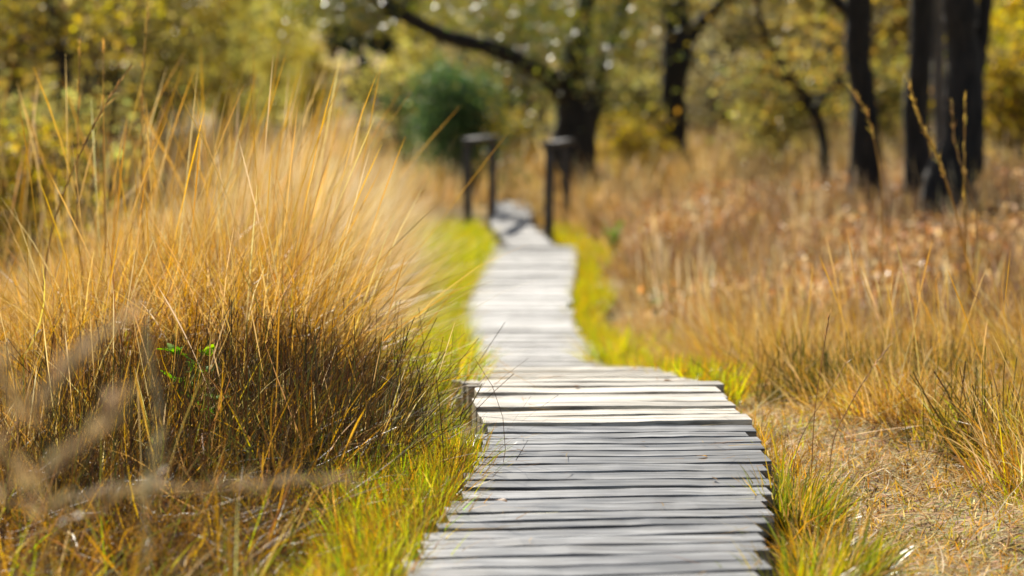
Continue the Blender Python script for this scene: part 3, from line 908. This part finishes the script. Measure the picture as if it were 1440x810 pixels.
# ------------------------------------------------------------------ trees
def grow(rr, stems, limb_from, limb_len, n_limb, n_twig, up=(.15, .8), twig_len=.55, zmin=-9):
    """Tubes for the given stems plus random limbs and twigs; returns tubes and anchor points for leaves."""
    tubes, anchors = [], []
    for P, rad in stems:
        L = smooth_line(P, 26)
        ra = np.interp(np.linspace(0, 1, 26), np.linspace(0, 1, len(rad)), rad)
        tubes.append((L, ra, 10))
        for q in range(n_limb):
            t = rr.uniform(limb_from, 1.0)
            i = min(int(t * 25), 25)
            p = L[i]
            if p[2] < zmin:
                continue
            az = rr.uniform(0, 2 * PI)
            el = rr.uniform(*up)
            ln = limb_len * rr.uniform(.55, 1.15) * (1.15 - .55 * t)
            d = np.array([math.cos(az) * math.cos(el), math.sin(az) * math.cos(el), math.sin(el)])
            k1 = p + d * ln * .5 + rr.normal(0, .08, 3) * ln
            k2 = p + d * ln + rr.normal(0, .12, 3) * ln + [0, 0, -.08 * ln]
            Q = smooth_line([p, k1, k2], 9)
            r0 = min(ra[i] * .5, .035 * ln + .012)
            tubes.append((Q, np.linspace(r0, .008, 9), 6))
            for w in range(n_twig):
                j = rr.integers(2, 9)
                dd = rr.normal(0, 1, 3); dd[2] = dd[2] * .6 - .05
                dd = dd / np.linalg.norm(dd) + d * .6
                e = Q[j] + dd * twig_len * rr.uniform(.5, 1.3)
                T = smooth_line([Q[j], (Q[j] + e) / 2 + rr.normal(0, .05, 3), e], 4)
                tubes.append((T, np.linspace(.010, .004, 4), 4))
                anchors.append(T[1]); anchors.append(T[2]); anchors.append(T[3])
    return tubes, np.array(anchors)


def make_tree(name, loc, stems, label, pal, leaves, size, spread, rr, limb_from=.45, limb_len=2.2, n_limb=14, n_twig=6, bark=M_BARK, lm=M_LEAF, group=None, up=(.15, .8), extra=None, twig_len=.55, cat="tree", zmin=-9):
    o = empty(name, loc)
    tubes, anc = grow(rr, stems, limb_from, limb_len, n_limb, n_twig, up, twig_len, zmin)
    a = Acc()
    for (P, ra, s) in tubes:
        V, F = tube(P, ra, s, rr, .06 if s > 8 else 0)
        a.add(V, F)
    a.build("trunk", bark, o, smooth=True)
    pts = anc[rr.integers(0, len(anc), leaves)]
    if extra is not None:
        pts = np.vstack([pts, extra])
    V, F, c = leaf_cloud(rr, pts, size, pal, spread)
    mesh_np("crown", V, F, lm, o, c)
    return tag(o, label, cat, group)


def rel(pts, loc):
    return [np.asarray(p, float) - loc for p in pts]


rr = np.random.default_rng(21)
OAK = [(.13, .16, .02, 4), (.22, .22, .03, 3), (.34, .30, .03, 2), (.08, .11, .02, 2), (.30, .20, .05, 1)]
OLIVE = [(.30, .27, .09, 4), (.40, .34, .11, 3), (.20, .19, .07, 3), (.44, .35, .08, 2), (.25, .18, .09, 2)]
YEL = [(.54, .41, .04, 4), (.44, .35, .05, 3), (.32, .28, .05, 2), (.52, .31, .05, 1)]
PALEG = [(.52, .48, .16, 4), (.44, .43, .14, 3), (.58, .49, .13, 3), (.36, .36, .12, 2)]
OCHRE = [(.48, .33, .08, 4), (.40, .26, .08, 3), (.54, .40, .09, 2), (.32, .24, .09, 2)]
GREYO = [(.34, .31, .17, 4), (.42, .36, .18, 3), (.26, .24, .13, 2), (.44, .34, .11, 2)]
DARKC = [(.012, .022, .026, 4), (.02, .035, .035, 3), (.015, .03, .02, 2)]  # conifer needles with their shadow's navy painted into the colour
JUN = [(.10, .18, .065, 4), (.14, .23, .08, 3), (.06, .12, .05, 2), (.19, .27, .10, 1.5)]

TG = "dark trunked trees beyond the grass"
# leaning oak with the long limb
D = 38.0
b = at(806, 268, D); b[2] = float(ground_z(b[0], D)) - .1
st = [
    (rel([b, at(806, 215, D), at(808, 165, D), at(806, 128, D), at(806, 90, D - .3), at(822, 20, D - .4), at(835, -110, D - .2), at(850, -330, D)], b), [.50, .36, .30, .27, .20, .14, .09, .03]),
    (rel([at(806, 140, D), at(775, 112, D - .3), at(738, 88, D - .5), at(690, 67, D - .8), at(630, 52, D - 1.1), at(575, 25, D - 1.3), at(530, -5, D - 1.5), at(450, -70, D - 1.7)], b), [.21, .17, .145, .125, .115, .115, .095, .04]),
    (rel([at(808, 235, D), at(830, 170, D + .2), at(846, 110, D + .3), at(868, 40, D + .4), at(905, -90, D + .5), at(930, -260, D + .5)], b), [.17, .14, .115, .10, .07, .02]),
]
lo = []
for (px, py, sx, sy, k) in [(690, 12, 60, 22, 600), (780, 45, 65, 38, 1200), (838, 65, 36, 34, 900), (868, 20, 26, 22, 280), (740, 40, 45, 25, 300), (820, 110, 35, 22, 260), (470, 6, 34, 16, 900), (540, 0, 34, 14, 700), (620, 4, 40, 12, 250), (430, 0, 25, 14, 400), (720, 130, 24, 34, 120), (690, 95, 40, 20, 120), (870, 100, 16, 40, 80)]:
    for q in range(k):
        lo.append(at(px + rr.normal(0, sx), py + rr.normal(0, sy), D + (.5 if px < 760 or rr.uniform() < .5 else -.7) + rr.normal(0, .6)) - b)
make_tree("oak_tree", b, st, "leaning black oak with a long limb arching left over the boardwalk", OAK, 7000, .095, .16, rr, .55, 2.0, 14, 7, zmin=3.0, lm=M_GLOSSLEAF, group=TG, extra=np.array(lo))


def simple_tree(px, py, d, path, label, pal=OAK, leaves=3800, size=.10, wd=1.0, group=TG, name="woodland_tree", extra_stems=(), **kw):
    """path: (px, py, radius) from base upward in the photo's frame."""
    b = at(px, py, d); b[2] = float(ground_z(b[0], d)) - .1
    pts, rad = [b], [path[0][2] * 1.7]
    for q in path:
        j = rr.normal(0, q[2] * .16, 3)
        pts.append(at(q[0], q[1], d) + j); rad.append(q[2] * rr.uniform(.93, 1.1))
    st = [(rel(pts, b), rad)]
    for ex in extra_stems:
        st.append((rel([at(q[0], q[1], d + .15) for q in ex], b), [q[2] for q in ex]))
    return make_tree(name, b, st, label, pal, leaves, size, .2, rr, group=group, **kw)


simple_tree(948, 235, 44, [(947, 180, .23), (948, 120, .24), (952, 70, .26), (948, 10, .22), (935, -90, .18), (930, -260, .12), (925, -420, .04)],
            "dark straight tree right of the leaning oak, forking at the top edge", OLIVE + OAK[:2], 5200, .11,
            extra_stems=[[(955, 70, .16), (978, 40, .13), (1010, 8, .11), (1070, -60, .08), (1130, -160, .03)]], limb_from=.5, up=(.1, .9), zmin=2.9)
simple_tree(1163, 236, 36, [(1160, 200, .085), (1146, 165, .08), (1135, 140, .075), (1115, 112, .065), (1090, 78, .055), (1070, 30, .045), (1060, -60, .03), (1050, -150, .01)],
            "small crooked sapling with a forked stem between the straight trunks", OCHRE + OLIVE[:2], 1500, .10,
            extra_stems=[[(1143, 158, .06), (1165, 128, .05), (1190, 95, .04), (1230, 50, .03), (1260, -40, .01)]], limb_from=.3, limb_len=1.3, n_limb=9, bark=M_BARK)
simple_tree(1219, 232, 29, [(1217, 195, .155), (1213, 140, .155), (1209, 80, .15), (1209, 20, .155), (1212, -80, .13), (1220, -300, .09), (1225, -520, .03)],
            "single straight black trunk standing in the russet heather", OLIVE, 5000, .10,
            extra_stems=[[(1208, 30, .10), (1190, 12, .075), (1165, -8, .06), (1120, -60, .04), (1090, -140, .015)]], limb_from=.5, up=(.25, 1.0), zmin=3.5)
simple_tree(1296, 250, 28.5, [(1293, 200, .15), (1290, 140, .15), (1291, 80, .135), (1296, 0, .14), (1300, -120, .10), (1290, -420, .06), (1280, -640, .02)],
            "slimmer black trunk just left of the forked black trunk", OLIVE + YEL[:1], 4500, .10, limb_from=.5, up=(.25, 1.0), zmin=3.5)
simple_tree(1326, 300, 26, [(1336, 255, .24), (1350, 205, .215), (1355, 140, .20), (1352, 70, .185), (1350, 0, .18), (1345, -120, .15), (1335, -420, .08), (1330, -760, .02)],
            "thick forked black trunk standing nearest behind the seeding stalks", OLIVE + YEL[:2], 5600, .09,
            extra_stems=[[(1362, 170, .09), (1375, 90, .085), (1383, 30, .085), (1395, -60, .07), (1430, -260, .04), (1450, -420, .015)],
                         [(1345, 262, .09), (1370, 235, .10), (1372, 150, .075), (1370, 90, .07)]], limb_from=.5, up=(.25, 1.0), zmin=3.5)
simple_tree(1322, 250, 30, [(1322, 200, .075), (1323, 120, .08), (1320, 50, .075), (1322, -60, .06), (1320, -400, .03), (1318, -600, .01)],
            "thin sunlit grey trunk in the gap between the two black trunks", OLIVE, 2200, .10, bark=M_BARKG, limb_from=.5, up=(.25, 1.0), zmin=3.5)  # sunlight on this stem is painted in as paler bark
# left trunks
simple_tree(92, 260, 33, [(92, 160, .10), (88, 100, .09), (78, 40, .075), (72, -20, .07), (70, -200, .05), (72, -420, .01)],
            "thin dark trunk behind the left end of the tall grass", OLIVE + YEL[:2], 3600, .10, limb_from=.35)
simple_tree(128, 260, 40, [(126, 120, .13), (124, 60, .12), (118, 0, .11), (112, -120, .08), (110, -300, .03)],
            "greyish trunk right of the thin dark one above the tall grass", OLIVE + YEL[:2], 3800, .11, bark=M_BARKG, limb_from=.35)
simple_tree(995, 232, 50, [(996, 200, .08), (1002, 150, .07), (998, 100, .06), (1005, 20, .05), (1000, -160, .02)],
            "slender grey stem between the dark straight tree and the crooked sapling", GREYO, 2600, .10, bark=M_BARKG, limb_from=.2, limb_len=1.6)
simple_tree(755, 240, 49, [(752, 215, .07), (742, 170, .065), (738, 130, .06), (745, 60, .05), (750, -120, .02)],
            "slender grey stem seen under the long oak limb", GREYO + OLIVE[:2], 2000, .10, bark=M_BARKG, limb_from=.25, limb_len=1.4)


# ---- leafy bushes and background trees
def bush_tree(seed, H, Rw, pal, leaves, size, low=.05, bark=M_BARK, lm=M_LEAF, cone=False):
    """Prototype with foliage down to the ground: returns (trunk mesh, crown mesh)."""
    q = np.random.default_rng(seed)
    st = []
    for s in range(1 if cone else 3):
        a = q.uniform(0, 2 * PI)
        l = 0 if cone else Rw * .35
        st.append((np.array([[0, 0, -.2], [math.cos(a) * l * .3, math.sin(a) * l * .3, H * .3], [math.cos(a) * l, math.sin(a) * l, H * .65], [math.cos(a) * l * 1.1, math.sin(a) * l * 1.1, H * .97]]), [.05 * H * .35, .035 * H * .35, .02 * H * .35, .01]))
    tubes, anc = grow(q, st, .12, Rw * (.75 if cone else .9), 26, 7, (-.1, .7) if not cone else (-.25, .2), .45)
    if cone:
        rad = np.hypot(anc[:, 0], anc[:, 1]); lim = Rw * (1.02 - anc[:, 2] / H)
        anc = anc[rad < np.maximum(lim, .15)]
    # clumps: some anchors weigh more than others
    wgt = q.gamma(.6, 1, len(anc)); wgt /= wgt.sum()
    a = Acc()
    for (P, ra, s) in tubes:
        V, F = tube(P, ra, s)
        a.add(V, F)
    t = a.build("trunk", bark, None, True, link=False)
    pts = anc[q.choice(len(anc), leaves, p=wgt)]
    V, F, c = leaf_cloud(q, pts, size, pal, .17 * (1 if not cone else .8))
    cr = mesh_np("crown", V, F, lm, None, c, link=False)
    return t, cr


protos = {}
for key, args in dict(
    olive=(101, 7.0, 2.7, OLIVE, 15525, 0.112), olive2=(102, 6.4, 2.5, OLIVE + OCHRE, 13800, 0.112),
    yellow=(103, 6.0, 2.2, YEL + OLIVE[:1], 13800, 0.106), pale=(104, 7.0, 2.8, PALEG, 17250, 0.112),
    pale2=(105, 6.2, 2.4, PALEG + YEL[:2], 15525, 0.112), ochre=(106, 6.2, 2.4, OCHRE + OLIVE[:2], 13800, 0.112),
    grey=(107, 7.0, 2.7, GREYO, 13800, 0.112), shrub=(108, 2.2, 1.2, YEL + OCHRE, 3200, .11), gshrub=(109, 2.2, 1.3, OLIVE + PALEG, 3200, .12),
).items():
    protos[key] = bush_tree(*args)
protos["conifer"] = bush_tree(110, 10.0, 2.3, DARKC, 15000, .20, lm=M_NEEDLE, cone=True)
protos["juniper"] = bush_tree(111, 2.6, 1.0, JUN, 9000, .10, lm=M_NEEDLE)


def put(kind, px, d, label, s=1.0, rz=0.0, group="autumn trees closing the view", name="autumn_tree", cat="tree", sz=None):
    x = xat(px, d)
    o = empty(name, (x, d, float(ground_z(x, d)) - .05), rz)
    o.scale = (s, s, sz or s)
    for part in protos[kind]:
        c = part.copy()
        COL.objects.link(c)
        c.parent = o
    return tag(o, label, cat, group)


put("juniper", 650, 41, "dense dark green juniper bush behind the left railing", .78, .4, None, "juniper_bush", "bush", .80)
bg = [
    ("olive2", 10, 38, "olive tree at the left edge behind the thin dark trunk", .9), ("olive", 150, 46, "olive and gold tree behind the greyish left trunk", .9),
    ("yellow", 222, 52, "yellow crowned tree above the peak of the tall grass", .95), ("pale", 315, 56, "broad pale green tree behind the middle of the tall grass", .78),
    ("pale2", 388, 66, "pale green tree between the broad pale one and the dark conifer", .55), ("yellow", 440, 60, "narrow yellow tree just left of the dark conifer", .40),
    ("pale2", 612, 55, "pale yellow tree under the long oak limb", .58), ("pale", 690, 62, "pale olive tree behind the green juniper", .75),
    ("olive", 760, 58, "olive tree seen behind the leaning oak's trunk", .9), ("grey", 712, 50, "grey olive tree between the juniper and the leaning oak", .7),
    ("ochre", 905, 56, "ochre tree between the leaning oak and the dark straight tree", .85), ("grey", 1010, 54, "grey olive tree right of the dark straight tree", .9),
    ("olive2", 1085, 60, "olive brown tree behind the crooked sapling", .95), ("ochre", 1160, 52, "ochre tree between the sapling and the single straight trunk", .85),
    ("grey", 1255, 56, "grey olive tree in the gap left of the slimmer black trunk", .95), ("ochre", 1330, 50, "ochre tree behind the forked black trunk", .9),
    ("yellow", 1425, 38, "bright yellow tree at the right edge beyond the forked trunk", .95), ("yellow", 1490, 46, "yellow tree just past the right edge of the view", 1.0),
    ("olive", -60, 52, "olive tree just past the left edge of the view", 1.0), ("olive2", 40, 58, "dull olive tree behind the gap between the left trunks", 1.0),
    ("pale2", 840, 68, "pale tree far behind the leaning oak's right stem", 1.0), ("olive", 1180, 72, "dull olive tree far behind the ochre one by the sapling", 1.1),
]
for i, (k, px, d, lab, s) in enumerate(bg):
    put(k, px, d, lab, s, i * 1.9)
for i, (px, d, s) in enumerate([(508, 51, .52), (556, 84, 1.3)]):
    put("conifer", px, d, ["shadow dark navy conifer seen below the oak limb's left end", "dark conifer half hidden behind the pale yellow tree"][i], s, i * 2.0, "dark conifers", "conifer_tree", sz=[.85, 1.3][i])
SH = "low autumn shrubs under the trees"
for i, (k, px, d, lab, s) in enumerate([
    ("shrub", 885, 42, "yellow orange shrub right of the leaning oak's foot", .55), ("gshrub", 850, 45, "olive green shrub behind the leaning oak's foot", .9),
    ("shrub", 8, 24, "golden shrub at the left edge above the bare patch", .62), ("gshrub", 60, 27, "olive shrub behind the left end of the tall grass", .75),
    ("shrub", 1440, 34, "yellow shrub at the right edge under the bright yellow tree", .9), ("gshrub", 1100, 44, "olive shrub behind the crooked sapling's foot", .8),
    ("shrub", 700, 46, "gold shrub seen between the two railings", .55), ("gshrub", 560, 46, "pale olive shrub behind the tall grass left of the juniper", .9),
    ("gshrub", 1270, 42, "olive shrub between the straight trunk and the slimmer trunk", .8)]):
    put(k, px, d, lab, s, i * 1.3, SH, "autumn_shrub", "shrub")

# ---- far wood closing the horizon
q = np.random.default_rng(77)
acc = Acc()
pal = PALEG + GREYO + OCHRE[:2]
for k in range(150):
    d = q.uniform(88, 150)
    x = q.uniform(-.5, .5) * d
    H = q.uniform(7, 12)
    n = 420
    c0 = np.array([x, d, float(ground_z(x, d))])
    u = q.normal(0, 1, (n, 3)); u /= np.linalg.norm(u, axis=1)[:, None]
    u *= (q.uniform(0, 1, n) ** .45)[:, None]
    P = c0 + u * [3.2, 3.2, H * .5] + [0, 0, H * .5]
    V, F, c = leaf_cloud(q, P, .55, pal if q.uniform() > .25 else PALEG, .3)
    acc.add(V, F, c)
o = acc.build("far_woods", M_LEAF)
tag(o, "far olive wood closing the view behind the trees", "woods", kind="stuff")

for t, cr in protos.values():
    pass

# ------------------------------------------------------------------ light, world, camera
SUN_EL, SUN_AZ = R(38), R(-21)     # azimuth from +Y, negative = towards the left
sd = np.array([math.sin(SUN_AZ) * math.cos(SUN_EL), math.cos(SUN_AZ) * math.cos(SUN_EL), math.sin(SUN_EL)])
w = bpy.data.worlds.new("World")
sc.world = w
w.use_nodes = True
nt = w.node_tree
nt.nodes.clear()
sky = nt.nodes.new("ShaderNodeTexSky")
sky.sky_type = "NISHITA"
sky.sun_disc = False
sky.sun_elevation = SUN_EL
sky.sun_rotation = SUN_AZ
bgn = nt.nodes.new("ShaderNodeBackground")
bgn.inputs["Strength"].default_value = .05
wo = nt.nodes.new("ShaderNodeOutputWorld")
nt.links.new(sky.outputs[0], bgn.inputs[0])
nt.links.new(bgn.outputs[0], wo.inputs[0])

sl = bpy.data.lights.new("sun", "SUN")
sl.energy = 5.0
sl.angle = R(.5)
sl.color = (1.0, .94, .83)
so = bpy.data.objects.new("sun", sl)
COL.objects.link(so)
from mathutils import Vector
so.rotation_euler = Vector(sd).to_track_quat("Z", "Y").to_euler()
so.location = (0, 0, 30)

cd = bpy.data.cameras.new("camera")
cd.sensor_width = 36
cd.lens = FPX / 1440 * 36
cd.clip_end = 3000
cd.clip_start = .05
cd.dof.use_dof = True
cd.dof.focus_distance = 8.5
cd.dof.aperture_fstop = 1.8
co = bpy.data.objects.new("camera", cd)
COL.objects.link(co)
co.location = (0, 0, CAM_Z)
co.rotation_euler = (PI / 2 - PITCH, 0, 0)
sc.camera = co

sc.render.engine = "CYCLES"
cy = sc.cycles
cy.use_denoising = True
cy.max_bounces = 7
cy.diffuse_bounces = 4
cy.glossy_bounces = 2
cy.transmission_bounces = 3
cy.sample_clamp_indirect = 6
vs = sc.view_settings
vs.view_transform = "Standard"
vs.look = "None"
vs.exposure = .93
vs.gamma = 1
vs.use_curve_mapping = False
